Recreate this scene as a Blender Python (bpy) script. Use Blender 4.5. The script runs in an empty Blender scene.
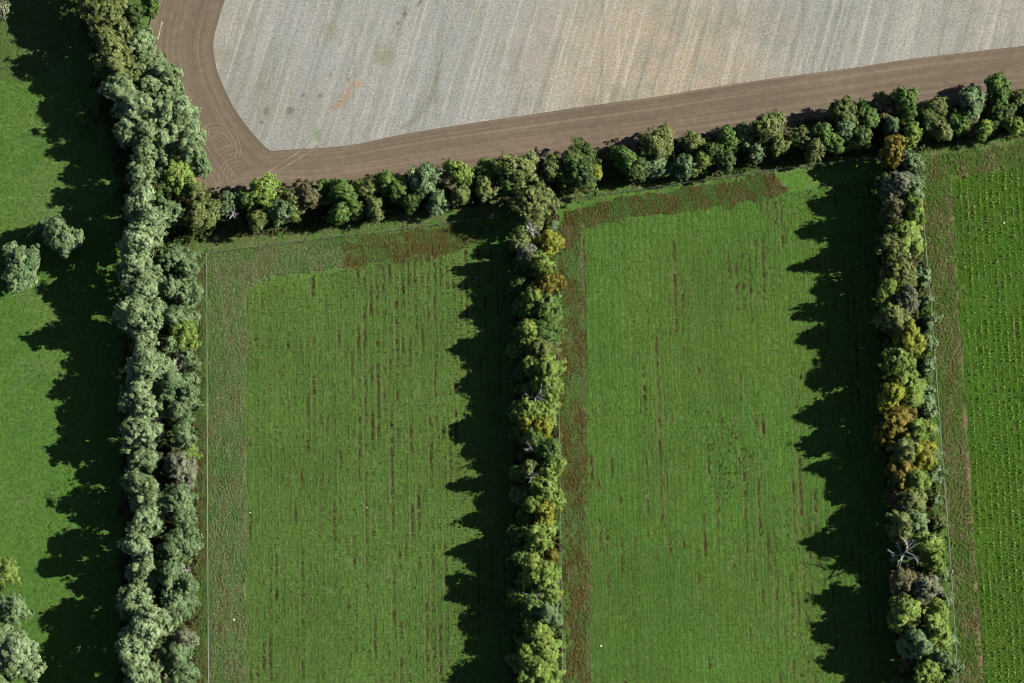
import bpy, math, random
import numpy as np

# ------------------------------------------------------------------ camera, sky, sun, exposure
S = bpy.context.scene
COL = S.collection
F_PX, DIST, TILT = 3800.0, 950.0, math.radians(16.0)
cam_d = bpy.data.cameras.new('camera'); cam = bpy.data.objects.new('camera', cam_d); COL.objects.link(cam)
cam_d.sensor_width = 36.0; cam_d.lens = 36.0 * F_PX / 1024.0
cam_d.clip_start = 1.0; cam_d.clip_end = 30000.0
CAM = np.array([0.0, -DIST * math.sin(TILT), DIST * math.cos(TILT)])
cam.location = CAM; cam.rotation_euler = (TILT, 0, 0)
S.camera = cam
SUN_EL, SHADOW_A = math.radians(33.0), math.radians(7.0)
world = bpy.data.worlds.new('World'); S.world = world; world.use_nodes = True
wn = world.node_tree; bg = wn.nodes['Background']
sky = wn.nodes.new('ShaderNodeTexSky'); sky.sky_type = 'NISHITA'; sky.sun_disc = False
sx, sy = math.cos(SHADOW_A), math.sin(SHADOW_A)
sky.sun_elevation = SUN_EL; sky.sun_rotation = math.atan2(sx, sy)
sky.air_density = 0.55; sky.dust_density = 0.4; sky.ozone_density = 0.5
wn.links.new(sky.outputs[0], bg.inputs[0]); bg.inputs[1].default_value = 0.05
sun_d = bpy.data.lights.new('sun', 'SUN'); sun = bpy.data.objects.new('sun', sun_d); COL.objects.link(sun)
sun_d.energy = 5.0; sun_d.angle = math.radians(0.5); sun_d.color = (1.0, 0.955, 0.88)
from mathutils import Vector
sun.rotation_euler = Vector((-sx * math.cos(SUN_EL), -sy * math.cos(SUN_EL), -math.sin(SUN_EL))).to_track_quat('-Z', 'Y').to_euler()
sun.location = (200, 40, 150)
S.view_settings.view_transform = 'Standard'; S.view_settings.look = 'None'
S.view_settings.exposure = 0.97; S.view_settings.gamma = 1.0
S.cycles.pixel_filter_type = 'BLACKMAN_HARRIS'; S.cycles.filter_width = 1.0
S.render.resolution_x, S.render.resolution_y = 1024, 683

rng = np.random.default_rng(11); random.seed(11)
CT, ST = math.cos(TILT), math.sin(TILT)
def P(x, y, z=0.0):
    """survey: picture coordinate of a ground feature -> metres in the place, at height z"""
    dx, dy = (x - 512.0) / F_PX, (341.5 - y) / F_PX
    d = np.array([dx, dy * CT + ST, dy * ST - CT])
    t = (z - CAM[2]) / d[2]
    return CAM + d * t
def PV(pts): return np.array([P(a, b)[:2] for a, b in pts])

# ------------------------------------------------------------------ numpy noise
def vnoise(x, y, seed=0):
    xi = np.floor(x).astype(np.int64); yi = np.floor(y).astype(np.int64)
    xf = x - xi; yf = y - yi
    u = xf * xf * (3 - 2 * xf); v = yf * yf * (3 - 2 * yf)
    def h(a, b):
        n = (a * 374761393 + b * 668265263 + seed * 974634777) & 0xffffffff
        n = ((n ^ (n >> 13)) * 1274126177) & 0xffffffff
        n = ((n ^ (n >> 16)) * 2246822519) & 0xffffffff
        return ((n ^ (n >> 15)) & 0xffff) / 65535.0
    return (h(xi, yi) * (1 - u) + h(xi + 1, yi) * u) * (1 - v) + (h(xi, yi + 1) * (1 - u) + h(xi + 1, yi + 1) * u) * v
def fbm(x, y, seed=0, o=4):
    s = 0; a = 0.5; t = 0
    for k in range(o):
        s = s + a * vnoise(x * 2 ** k, y * 2 ** k, seed + k * 7); t += a; a *= 0.55
    return s / t
def sstep(a, b, x):
    t = np.clip((x - a) / (b - a), 0, 1); return t * t * (3 - 2 * t)
def inpoly(x, y, poly):
    r = np.zeros(x.shape, bool); n = len(poly); j = n - 1
    for i in range(n):
        xi, yi = poly[i]; xj, yj = poly[j]
        c = ((yi > y) != (yj > y))
        if yi != yj: r ^= c & (x < (xj - xi) * (y - yi) / (yj - yi) + xi)
        j = i
    return r
def dpoly(x, y, line):
    d = np.full(x.shape, 1e9)
    for (a, b), (c, e) in zip(line[:-1], line[1:]):
        vx, vy = c - a, e - b; L = vx * vx + vy * vy + 1e-9
        t = np.clip(((x - a) * vx + (y - b) * vy) / L, 0, 1)
        d = np.minimum(d, np.hypot(x - a - t * vx, y - b - t * vy))
    return d
def soft(x, y, poly, w):
    """1 inside a polygon falling to 0 over w metres, edge broken up by noise"""
    d = dpoly(x, y, list(poly) + [poly[0]]); s = np.where(inpoly(x, y, poly), d, -d)
    s = s + (fbm(x * 0.35, y * 0.35, 91) - 0.5) * w * 2.2
    return sstep(-w, w, s)
def mix(a, b, m): return a * (1 - m[:, None]) + np.array(b) * m[:, None]

# ------------------------------------------------------------------ materials
def nt(name):
    m = bpy.data.materials.new(name); m.use_nodes = True
    n = m.node_tree; b = n.nodes['Principled BSDF']
    return m, n, b
def ground_mat(name, spec=0.04, fine=3.2, fine2=0.9, amp=0.35, bump=0.25, bscale=3.0, dist=0.12, flat=None):
    m, n, b = nt(name); L = n.links.new
    tc = n.nodes.new('ShaderNodeTexCoord')
    if flat is None:
        at = n.nodes.new('ShaderNodeAttribute'); at.attribute_name = 'Col'; base = at.outputs['Color']
    else:
        v = n.nodes.new('ShaderNodeTexVoronoi'); v.inputs['Scale'].default_value = 0.004
        L(tc.outputs['Object'], v.inputs['Vector'])
        r = n.nodes.new('ShaderNodeValToRGB'); els = r.color_ramp.elements
        els[0].color = (*flat[0], 1); els[1].color = (*flat[-1], 1)
        for k, c in enumerate(flat[1:-1]): e = els.new((k + 1) / (len(flat) - 1)); e.color = (*c, 1)
        sp = n.nodes.new('ShaderNodeSeparateColor'); L(v.outputs['Color'], sp.inputs[0]); L(sp.outputs[0], r.inputs[0]); base = r.outputs[0]
    n1 = n.nodes.new('ShaderNodeTexNoise'); n1.inputs['Scale'].default_value = fine; n1.inputs['Detail'].default_value = 4; n1.inputs['Roughness'].default_value = 0.65
    n2 = n.nodes.new('ShaderNodeTexNoise'); n2.inputs['Scale'].default_value = fine2; n2.inputs['Detail'].default_value = 3
    L(tc.outputs['Object'], n1.inputs['Vector']); L(tc.outputs['Object'], n2.inputs['Vector'])
    ad = n.nodes.new('ShaderNodeMath'); ad.operation = 'ADD'; L(n1.outputs[0], ad.inputs[0]); L(n2.outputs[0], ad.inputs[1])
    mr = n.nodes.new('ShaderNodeMapRange'); mr.inputs[1].default_value = 0.6; mr.inputs[2].default_value = 1.4
    mr.inputs[3].default_value = 1 - amp; mr.inputs[4].default_value = 1 + amp; L(ad.outputs[0], mr.inputs[0])
    mx = n.nodes.new('ShaderNodeMix'); mx.data_type = 'RGBA'; mx.blend_type = 'MULTIPLY'; mx.inputs[0].default_value = 1
    L(base, mx.inputs[6]); L(mr.outputs[0], mx.inputs[7]); L(mx.outputs[2], b.inputs['Base Color'])
    b.inputs['Roughness'].default_value = 0.95; b.inputs['Specular IOR Level'].default_value = spec
    n3 = n.nodes.new('ShaderNodeTexNoise'); n3.inputs['Scale'].default_value = bscale; n3.inputs['Detail'].default_value = 3
    L(tc.outputs['Object'], n3.inputs['Vector'])
    bp = n.nodes.new('ShaderNodeBump'); bp.inputs['Strength'].default_value = bump; bp.inputs['Distance'].default_value = dist
    L(n3.outputs[0], bp.inputs['Height']); L(bp.outputs[0], b.inputs['Normal'])
    return m
def leaf_mat(name, A, B, transl=0.2, attr='tint'):
    m, n, b = nt(name); L = n.links.new
    at = n.nodes.new('ShaderNodeAttribute'); at.attribute_name = attr
    oi = n.nodes.new('ShaderNodeObjectInfo')
    ma = n.nodes.new('ShaderNodeMath'); ma.operation = 'MULTIPLY_ADD'; ma.inputs[1].default_value = 0.3; ma.inputs[2].default_value = -0.15
    L(oi.outputs['Random'], ma.inputs[0])
    ad = n.nodes.new('ShaderNodeMath'); ad.operation = 'ADD'; ad.use_clamp = True
    L(at.outputs['Fac'], ad.inputs[0]); L(ma.outputs[0], ad.inputs[1])
    mx = n.nodes.new('ShaderNodeMix'); mx.data_type = 'RGBA'; mx.inputs[6].default_value = (*A, 1); mx.inputs[7].default_value = (*B, 1)
    tc = n.nodes.new('ShaderNodeTexCoord'); no = n.nodes.new('ShaderNodeTexNoise'); no.inputs['Scale'].default_value = .55; L(tc.outputs['Object'], no.inputs['Vector'])
    hm = n.nodes.new('ShaderNodeMapRange'); hm.inputs[1].default_value = .3; hm.inputs[2].default_value = .7; hm.inputs[3].default_value = .478; hm.inputs[4].default_value = .522; L(no.outputs[0], hm.inputs[0])
    hs = n.nodes.new('ShaderNodeHueSaturation'); L(hm.outputs[0], hs.inputs['Hue']); L(mx.outputs[2], hs.inputs['Color'])
    L(ad.outputs[0], mx.inputs[0]); L(hs.outputs[0], b.inputs['Base Color'])
    b.inputs['Roughness'].default_value = 0.6; b.inputs['Specular IOR Level'].default_value = 0.25
    tr = n.nodes.new('ShaderNodeBsdfTranslucent'); L(hs.outputs[0], tr.inputs[0])
    ms = n.nodes.new('ShaderNodeMixShader'); ms.inputs[0].default_value = transl
    out = n.nodes['Material Output']; L(b.outputs[0], ms.inputs[1]); L(tr.outputs[0], ms.inputs[2]); L(ms.outputs[0], out.inputs[0])
    return m
def plain_mat(name, A, B, scale=2.0, rough=0.85, spec=0.2, bump=0.2):
    m, n, b = nt(name); L = n.links.new
    tc = n.nodes.new('ShaderNodeTexCoord'); no = n.nodes.new('ShaderNodeTexNoise'); no.inputs['Scale'].default_value = scale; no.inputs['Detail'].default_value = 4
    L(tc.outputs['Object'], no.inputs['Vector'])
    mx = n.nodes.new('ShaderNodeMix'); mx.data_type = 'RGBA'; mx.inputs[6].default_value = (*A, 1); mx.inputs[7].default_value = (*B, 1)
    L(no.outputs[0], mx.inputs[0]); L(mx.outputs[2], b.inputs['Base Color'])
    b.inputs['Roughness'].default_value = rough; b.inputs['Specular IOR Level'].default_value = spec
    bp = n.nodes.new('ShaderNodeBump'); bp.inputs['Strength'].default_value = bump; bp.inputs['Distance'].default_value = 0.03
    L(no.outputs[0], bp.inputs['Height']); L(bp.outputs[0], b.inputs['Normal'])
    return m
LEAF = {k: leaf_mat('leaf_' + k, *v) for k, v in {
    'silver': ((.105, .158, .052), (.315, .420, .210)), 'sage': ((.080, .136, .048), (.225, .320, .140)),
    'green': ((.055, .110, .017), (.160, .265, .058)), 'dark': ((.040, .074, .015), (.115, .175, .042)),
    'lime': ((.100, .158, .022), (.270, .375, .078)), 'olive': ((.078, .105, .024), (.235, .280, .085)),
    'yellow': ((.15, .17, .018), (.36, .38, .045)), 'ochre': ((.11, .10, .014), (.265, .225, .034)),
    'grey': ((.10, .115, .06), (.24, .26, .16)), 'brown': ((.085, .080, .030), (.20, .185, .085))}.items()}
BARK = plain_mat('bark', (.06, .045, .032), (.16, .13, .10)); PALE = plain_mat('pale_bark', (.34, .33, .31), (.58, .56, .54))
GRASS_M = ground_mat('grass', amp=0.5, fine=4.5, fine2=1.2, bump=0.6); CROP_M = ground_mat('crop_ground', amp=0.5, fine=4.5, fine2=1.6, bump=0.6)
SOIL_M = ground_mat('tilled_soil', fine=2.2, fine2=0.5, amp=0.16, bump=0.35, bscale=5.0, dist=0.06); STUB_M = ground_mat('stubble', fine=4.0, fine2=1.8, amp=0.42, bump=0.3, bscale=4.0)
TUFT_M = leaf_mat('tuft', (0, 0, 0), (1, 1, 1), 0.1)
def col_leaf(name, transl=0.12):
    m, n, b = nt(name); at = n.nodes.new('ShaderNodeAttribute'); at.attribute_name = 'Col'
    n.links.new(at.outputs['Color'], b.inputs['Base Color']); b.inputs['Roughness'].default_value = 0.9; b.inputs['Specular IOR Level'].default_value = 0.03
    return m
TUFT_M = col_leaf('tuft_leaf'); CROPLEAF = col_leaf('crop_leaf')
RAIL = plain_mat('galvanised_rail', (.15, .17, .16), (.25, .27, .26), rough=0.7); POST = plain_mat('weathered_post', (.16, .15, .13), (.30, .28, .25)); WIRE = plain_mat('dull_wire', (.10, .10, .09), (.18, .18, .17))
STONE = plain_mat('pale_stone', (.55, .52, .50), (.75, .72, .70))

# ------------------------------------------------------------------ mesh helpers
def mesh_np(name, V, Fc, mat=None, cols=None, tint=None, smooth=False):
    me = bpy.data.meshes.new(name); V = np.asarray(V, np.float32); Fc = np.asarray(Fc, np.int32); k = Fc.shape[1]
    me.vertices.add(len(V)); me.vertices.foreach_set('co', V.ravel())
    me.loops.add(Fc.size); me.loops.foreach_set('vertex_index', Fc.ravel())
    me.polygons.add(len(Fc)); me.polygons.foreach_set('loop_start', np.arange(0, Fc.size, k, dtype=np.int32))
    if smooth: me.polygons.foreach_set('use_smooth', np.ones(len(Fc), bool))
    if cols is not None:
        a = me.attributes.new('Col', 'FLOAT_COLOR', 'POINT'); c = np.ones((len(V), 4), np.float32); c[:, :3] = cols; a.data.foreach_set('color', c.ravel())
    if tint is not None:
        a = me.attributes.new('tint', 'FLOAT', 'POINT'); a.data.foreach_set('value', np.asarray(tint, np.float32))
    me.update(calc_edges=True)
    if mat: me.materials.append(mat)
    return me
def link(name, data, parent=None, **props):
    o = bpy.data.objects.new(name, data); COL.objects.link(o)
    if parent: o.parent = parent
    for k, v in props.items(): o[k] = v
    return o
def grid(nu, nv):
    i, j = np.meshgrid(np.arange(nu - 1), np.arange(nv - 1), indexing='ij')
    a = (i * nv + j).ravel(); return np.stack([a, a + nv, a + nv + 1, a + 1], 1)
def drop(V, Fc, keep):
    Fc = Fc[keep]; u, inv = np.unique(Fc, return_inverse=True); return u, inv.reshape(Fc.shape)
def tube(pts, rad, sides=6):
    pts = np.asarray(pts, float); V = []; Fc = []
    for i, p in enumerate(pts):
        t = pts[min(i + 1, len(pts) - 1)] - pts[max(i - 1, 0)]; t /= np.linalg.norm(t) + 1e-9
        a = np.cross(t, [0, 0, 1] if abs(t[2]) < 0.9 else [1, 0, 0]); a /= np.linalg.norm(a); b = np.cross(t, a)
        for k in range(sides):
            an = 2 * math.pi * k / sides; V.append(p + rad[i] * (a * math.cos(an) + b * math.sin(an)))
    for i in range(len(pts) - 1):
        for k in range(sides):
            q = (k + 1) % sides; Fc.append((i * sides + k, i * sides + q, (i + 1) * sides + q, (i + 1) * sides + k))
    return np.array(V), np.array(Fc)
def join(parts):
    V = []; Fc = []; n = 0
    for v, f in parts: V.append(v); Fc.append(f + n); n += len(v)
    return np.concatenate(V), np.concatenate(Fc)

# ------------------------------------------------------------------ the setting
GRASS = np.array([.062, .128, .022]); 
# row direction of the crops and of the tree belts (all belts run parallel)
ROWDIR = P(208, 683)[:2] - P(208, 250)[:2]; ROWDIR /= np.linalg.norm(ROWDIR); PERP = np.array([-ROWDIR[1], ROWDIR[0]])
if PERP[0] < 0: PERP = -PERP
wide = 9000.0
g = link('ground', mesh_np('ground', [(-wide, -wide, -.06), (wide, -wide, -.06), (wide, wide, -.06), (-wide, wide, -.06)], [(0, 1, 2, 3)],
         ground_mat('far_fields', flat=[(.058, .12, .024), (.05, .10, .02), (.17, .13, .085), (.07, .13, .03), (.26, .25, .2)])), kind='structure', label='open farmland stretching away to the horizon')

BELT_L = PV([(118, -40), (150, 60), (195, 190), (196, 700), (118, 700), (122, 330), (120, 200), (90, 60), (70, -40)])
BELT_M = PV([(514, 200), (557, 195), (560, 700), (512, 700)])
BELT_R = PV([(880, 120), (920, 120), (930, 400), (950, 700), (900, 700), (880, 400)])
HEDGE = PV([(170, 190), (260, 186), (500, 165), (700, 135), (1040, 92), (1040, 132), (915, 150), (700, 178), (500, 200), (330, 228), (170, 244)])
V_LEFT = PV([(209, 254), (345, 238), (345, 268), (300, 274), (262, 280), (247, 290), (247, 700), (209, 700)])
V_LSIDE = PV([(192, 250), (207, 254), (208, 700), (190, 700)])
V_HSTRIP = PV([(200, 242), (330, 228), (480, 203), (545, 192), (700, 176), (780, 165), (915, 150), (1045, 128), (1045, 142), (918, 160), (770, 174), (590, 200), (470, 222), (345, 240), (209, 256)])
V_LBROWN = PV([(343, 240), (465, 223), (500, 228), (440, 258), (400, 263), (345, 270)])
V_MSTRIP = PV([(558, 230), (586, 228), (590, 700), (564, 700)])
V_MHEAD = PV([(565, 210), (640, 196), (775, 174), (790, 192), (770, 200), (640, 217), (584, 226), (580, 250), (562, 250)])
V_RIGHT = PV([(918, 160), (1045, 140), (1045, 166), (952, 178), (960, 330), (985, 700), (958, 700), (930, 300)])
TANLINE = PV([(582, 226), (586, 340), (589, 500), (590, 700)]); RLINE = PV([(949, 182), (955, 300), (968, 440), (974, 560), (984, 700)])

def meadow():
    res = 0.5; xs = np.arange(-175, 175, res); ys = np.arange(-125, 70, res)
    X, Y = np.meshgrid(xs, ys, indexing='ij'); x, y = X.ravel(), Y.ravel()
    c = np.tile(GRASS, (len(x), 1))
    n1 = fbm(x * .05, y * .05, 3); n2 = fbm(x * .3, y * .3, 5); n3 = fbm(x * .9, y * .9, 8)
    c = mix(c, (.085, .135, .035), sstep(.45, .7, n1) * .7); c = mix(c, (.045, .105, .018), sstep(.5, .75, n2) * .6)
    c = mix(c, (.10, .15, .055), sstep(.6, .8, n3) * .5)
    w = np.column_stack([x, y]) @ PERP
    # rough verges
    m = soft(x, y, V_LEFT, 1.2); c = mix(c, (.078, .118, .04), m * .7); c = mix(c, (.125, .135, .065), m * sstep(.5, .7, n2) * .6)
    c = mix(c, (.075, .055, .02), m * sstep(.6, .75, fbm(x * .5 + 40, y * .22, 17)) * .7)
    m = soft(x, y, V_HSTRIP, 1.0); c = mix(c, (.085, .115, .036), m * sstep(.35, .6, n2) * .8); c = mix(c, (.12, .12, .055), m * sstep(.52, .72, n3) * .7)
    c = mix(c, (.085, .085, .03), soft(x, y, V_LSIDE, .8) * sstep(.35, .6, n2) * .7)
    for poly, amt, thr in ((V_LBROWN, .95, .38), (V_MHEAD, .95, .42), (V_MSTRIP, .95, .42)):
        m = soft(x, y, poly, 1.1); k = sstep(thr + .03, thr + .2, fbm(x * .32, y * .2, 23) * .75 + n2 * .25)
        c = mix(c, (.062, .052, .014), m * k * amt); c = mix(c, (.10, .08, .03), m * k * sstep(.55, .75, n3) * .6)
        c = mix(c, (.07, .115, .035), m * (1 - k) * .6)
    m = soft(x, y, V_RIGHT, 1.2); c = mix(c, (.064, .098, .022), m * .8); c = mix(c, (.078, .060, .020), m * sstep(.56, .72, fbm(x * .4, y * .25, 29)) * .85); c = mix(c, (.14, .12, .06), m * sstep(.62, .8, n3) * .6)
    for ln in (TANLINE, RLINE):
        d = dpoly(x, y, list(ln)) + (n3 - .5) * 1.2
        c = mix(c, (.15, .105, .065), sstep(.9, .3, d) * sstep(.35, .5, fbm(x * .2, y * .12, 31)) * .9)
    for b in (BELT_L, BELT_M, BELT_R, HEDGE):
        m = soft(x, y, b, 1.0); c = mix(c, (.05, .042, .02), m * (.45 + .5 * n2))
    c = mix(c, (.07, .12, .04), sstep(1.2, .2, dpoly(x, y, PV([(40, 370), (0, 400)]))) * .4)
    z = (n2 - .5) * .10 + (n3 - .5) * .08
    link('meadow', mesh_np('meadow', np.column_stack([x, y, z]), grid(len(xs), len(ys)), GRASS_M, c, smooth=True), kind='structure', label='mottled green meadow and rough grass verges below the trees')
meadow()

PLANTS = []
def crop(poly_px, u_off, spacing, seed, green, bare_thr, bias, label, dense):
    poly = PV(poly_px); uu = poly @ PERP; vv = poly @ ROWDIR; n_per = 6; du = spacing / n_per
    us = np.arange(math.floor(uu.min() / spacing) * spacing, uu.max() + spacing, du); vs = np.arange(vv.min(), vv.max(), .45)
    U, W = np.meshgrid(us, vs, indexing='ij'); u, v = U.ravel(), W.ravel()
    x = u * PERP[0] + v * ROWDIR[0]; y = u * PERP[1] + v * ROWDIR[1]
    row = np.round(u / spacing); off = np.abs(u - row * spacing) / spacing
    wob = (vnoise(x * .5, y * .5, 55) - .5) * .1
    c = np.tile(np.array(green), (len(x), 1)); n1 = fbm(x * .06, y * .06, seed); n2 = fbm(x * .5, y * .5, seed + 1); n3 = fbm(x * 1.4, y * .9, seed + 2)
    c = c * (0.72 + .56 * n1)[:, None]; c = mix(c, np.array(green) * (1.35, 1.0, 1.1), sstep(.5, .7, fbm(x * .025 + 7, y * .025, seed + 30)) * .5); c = c * (.9 + .2 * vnoise(row * 7.3, v * .05, seed + 40))[:, None]; c = mix(c, np.array(green) * (1.45, 1.15, 1.9), sstep(.52, .8, n2) * .6); c = mix(c, np.array(green) * .66, sstep(.58, .8, n3) * .6)
    c = mix(c, np.array(green) * (.95, .80, .75), sstep(.2, .05, off + wob) * .7)
    zone = fbm(x * .045, y * .03, seed + 9)
    s = fbm(row * 13.7 + 3, v * .09, seed + 4) * .62 + zone * .38 + bias(x, y)
    m = sstep(.24, .13, off + wob) * sstep(bare_thr, bare_thr + .05, s) * sstep(.36, .52, fbm(u * .9, v * .3, seed + 5))
    c = mix(c, (.034, .026, .008), m); md = sstep(.17, .07, off + wob) * sstep(.55, .65, fbm(row * 5.1, v * .55, seed + 6)) * sstep(.36, .5, zone); c = mix(c, (.06, .05, .018), md * .8); m2 = sstep(.40, .32, off + wob) * sstep(.22, .3, off + wob) * sstep(bare_thr + .02, bare_thr + .06, s); c = mix(c, (.13, .12, .05), m2 * .6)
    z = .012 + .035 * np.cos(off * 2 * math.pi) + (n2 - .5) * .05 + (n3 - .5) * .10 + .05 - .10 * m
    Fc = grid(len(us), len(vs)); cx, cy = x[Fc].mean(1), y[Fc].mean(1)
    e = (fbm(cx * .4, cy * .4, 61) - .5) * 1.0
    keep = inpoly(cx + e, cy + e, poly); idx, F2 = drop(None, Fc, keep)
    link('crop_field', mesh_np('crop_field', np.column_stack([x, y, z])[idx], F2, CROP_M, c[idx], smooth=True), kind='structure', label=label)
    # the plants standing in the rows
    r = np.random.default_rng(seed); pts = []
    for k in np.arange(math.ceil(uu.min() / spacing), math.floor(uu.max() / spacing) + 1):
        q = np.arange(vv.min(), vv.max(), dense); q = q + r.normal(0, .06, len(q)); w = k * spacing + .5 * spacing + r.normal(0, .07, len(q))
        pts.append(np.column_stack([w * PERP[0] + q * ROWDIR[0], w * PERP[1] + q * ROWDIR[1]]))
    pts = np.concatenate(pts); pts = pts[inpoly(pts[:, 0], pts[:, 1], poly)]
    stand = fbm(pts[:, 0] * .05, pts[:, 1] * .05, seed + 20); pts = pts[r.random(len(pts)) < np.clip(stand * 2.0 - .25 + STAND * .2, .12, .95)]
    return pts, r
GAIN = 1.0
def foliage(pts, r, cols, size, height, nq=5, zb=0.05):
    """small leafy plants: nq leaf faces each"""
    n = len(pts); sc = r.uniform(.65, 1.3, n) * size
    V = []; C = []
    for k in range(nq):
        az = r.uniform(0, 2 * math.pi, n); el = r.uniform(.5, 1.4, n); ln = sc * r.uniform(.7, 1.2, n); wd = sc * r.uniform(.5, .8, n)
        cz = zb + height * sc / size * r.uniform(.35, .9, n)
        ctr = np.column_stack([pts[:, 0] + np.cos(az) * sc * .35, pts[:, 1] + np.sin(az) * sc * .35, cz])
        t = np.column_stack([np.cos(az) * np.sin(el), np.sin(az) * np.sin(el), -np.cos(el)]); b = np.column_stack([-np.sin(az), np.cos(az), np.zeros(n)])
        q = np.stack([ctr - t * ln[:, None] * .5 - b * wd[:, None] * .3, ctr + b * wd[:, None] * .5, ctr + t * ln[:, None] * .6, ctr - b * wd[:, None] * .5], 1)
        V.append(q.reshape(-1, 3)); C.append(np.repeat(cols * GAIN * r.uniform(.75, 1.25, n)[:, None], 4, 0))
    V = np.concatenate(V); return V, np.arange(len(V)).reshape(-1, 4), np.concatenate(C)

def b_left(x, y): return .22 * sstep(12, 2, np.hypot((x - P(405, 250)[0]) * .5, (y - P(420, 272)[1]) * 1.5)) + .05 * sstep(0, 20, x - P(300, 400)[0])
def b_mid(x, y): return .14 * sstep(1.3, .5, np.abs(np.column_stack([x, y]) @ PERP - P(647, 450)[:2] @ PERP)) * sstep(30, 20, np.abs(y - P(647, 450)[1])) + .28 * sstep(1.6, .6, np.abs(np.column_stack([x, y]) @ PERP - P(659, 400)[:2] @ PERP)) * sstep(30, 20, np.abs(y - P(659, 430)[1])) + .16 * sstep(1.2, .5, np.abs(np.column_stack([x, y]) @ PERP - P(799, 470)[:2] @ PERP)) * sstep(34, 22, np.abs(y - P(799, 470)[1])) + .24 * sstep(2.5, 1.5, np.abs(x - P(677, 300)[0])) * sstep(9, 5, np.abs(y - P(677, 305)[1])) + .2 * sstep(8, 3, np.hypot(x - P(750, 285)[0], (y - P(750, 285)[1]) * .4))
def b_right(x, y): return 0 * x - .03
STAND = 1.0
p, r = crop([(247, 290), (262, 281), (300, 273), (345, 271), (400, 263), (470, 250), (516, 246), (516, 705), (247, 705)], 0, 1.6, 101, (.064, .123, .024), .592, b_left, 'green crop rows with brown gaps in the left field', .85)
cc = np.tile((.07, .135, .03), (len(p), 1)); cc[r.random(len(p)) < .03] = (.14, .18, .025)
link('crop_plants', mesh_np('crop_plants', *[foliage(p, r, cc, .36, .42)[i] for i in (0, 1)], CROPLEAF, foliage(p, np.random.default_rng(5), cc, .36, .42)[2]), kind='stuff', label='low leafy plants in rows across the left field')
STAND = 0.0
p, r = crop([(584, 227), (640, 217), (700, 209), (770, 200), (790, 193), (872, 180), (884, 420), (900, 705), (590, 705)], 0, 1.72, 202, (.055, .118, .020), .575, b_mid, 'green crop rows with brown streaks in the middle field', .85)
cc = np.tile((.06, .125, .024), (len(p), 1)); cc[r.random(len(p)) < .05] = (.14, .17, .025)
v, f, c = foliage(p, r, cc, .32, .30); link('crop_plants', mesh_np('crop_plants', v, f, CROPLEAF, c), kind='stuff', label='low leafy plants in rows across the middle field')
STAND = 2.2
p, r = crop([(952, 179), (1090, 158), (1120, 705), (986, 705), (961, 330)], 0, 1.62, 303, (.040, .096, .011), .66, b_right, 'dark green crop rows in the right field', .88)
cc = np.tile((.055, .13, .016), (len(p), 1)); cc[r.random(len(p)) < .6] = (.115, .185, .036)
v, f, c = foliage(p, r, cc, .44, .55); link('crop_plants', mesh_np('crop_plants', v, f, CROPLEAF, c), kind='stuff', label='dotted leafy plants in rows across the right field')

GAIN = 1.2
# tufts of rough grass and dry weeds on the verges
def tufts(poly, n, cols, seed, size, height, label, name='weed_tufts'):
    r = np.random.default_rng(seed); lo, hi = poly.min(0), poly.max(0)
    q = r.uniform(lo - 2, hi + 2, (n * 4, 2)); w = np.column_stack([fbm(q[:, 0] * .4, q[:, 1] * .4, 3), fbm(q[:, 0] * .4 + 50, q[:, 1] * .4, 4)]) - .5; q = q[inpoly(q[:, 0] + w[:, 0] * 4, q[:, 1] + w[:, 1] * 4, poly)]
    q = q[r.random(len(q)) < sstep(.1, .4, fbm(q[:, 0] * .5, q[:, 1] * .5, seed))][:n]
    k = np.clip((fbm(q[:, 0] * .35, q[:, 1] * .22, 23) * 1.0 - .3) * 2.6 * len(cols) + (fbm(q[:, 0] * 1.1, q[:, 1] * 1.1, seed + 3) - .5) * 4 + r.normal(0, 1.2, len(q)), 0, len(cols) - 1).astype(int)
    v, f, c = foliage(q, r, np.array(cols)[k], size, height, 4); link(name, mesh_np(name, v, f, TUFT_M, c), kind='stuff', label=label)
tufts(V_LEFT, 16000, [(.066, .122, .032), (.085, .14, .045), (.115, .155, .065), (.135, .155, .075), (.10, .10, .04)], 7, .26, .24, 'rough dry grass tufts along the left field margin')
tufts(V_LBROWN, 3000, [(.065, .10, .025), (.066, .056, .016), (.085, .07, .024)], 8, .26, .22, 'brown dead weeds at the head of the left field')
tufts(V_MSTRIP, 8000, [(.072, .12, .036), (.072, .105, .03), (.074, .085, .02), (.070, .058, .016), (.060, .048, .012), (.10, .085, .036)], 9, .26, .25, 'brown weeds along the middle field margin')
tufts(V_MHEAD, 8000, [(.06, .115, .028), (.065, .10, .026), (.070, .058, .016), (.060, .048, .012), (.10, .085, .036)], 10, .26, .25, 'brown weeds at the head of the middle field')
tufts(V_LSIDE, 6000, [(.06, .11, .028), (.075, .12, .035), (.09, .10, .035), (.085, .07, .025)], 14, .26, .24, 'rough grass between the left belt and its fence')
tufts(V_HSTRIP, 12000, [(.06, .115, .028), (.075, .125, .035), (.10, .13, .05), (.13, .13, .06)], 13, .24, .22, 'rough green grass strip along the foot of the hedge')
tufts(V_RIGHT, 13000, [(.052, .105, .016), (.06, .11, .02), (.075, .11, .028), (.09, .10, .032), (.078, .066, .022), (.12, .115, .055)], 12, .28, .28, 'olive and brown weeds along the right field margin')
GAIN = 1.0
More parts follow.
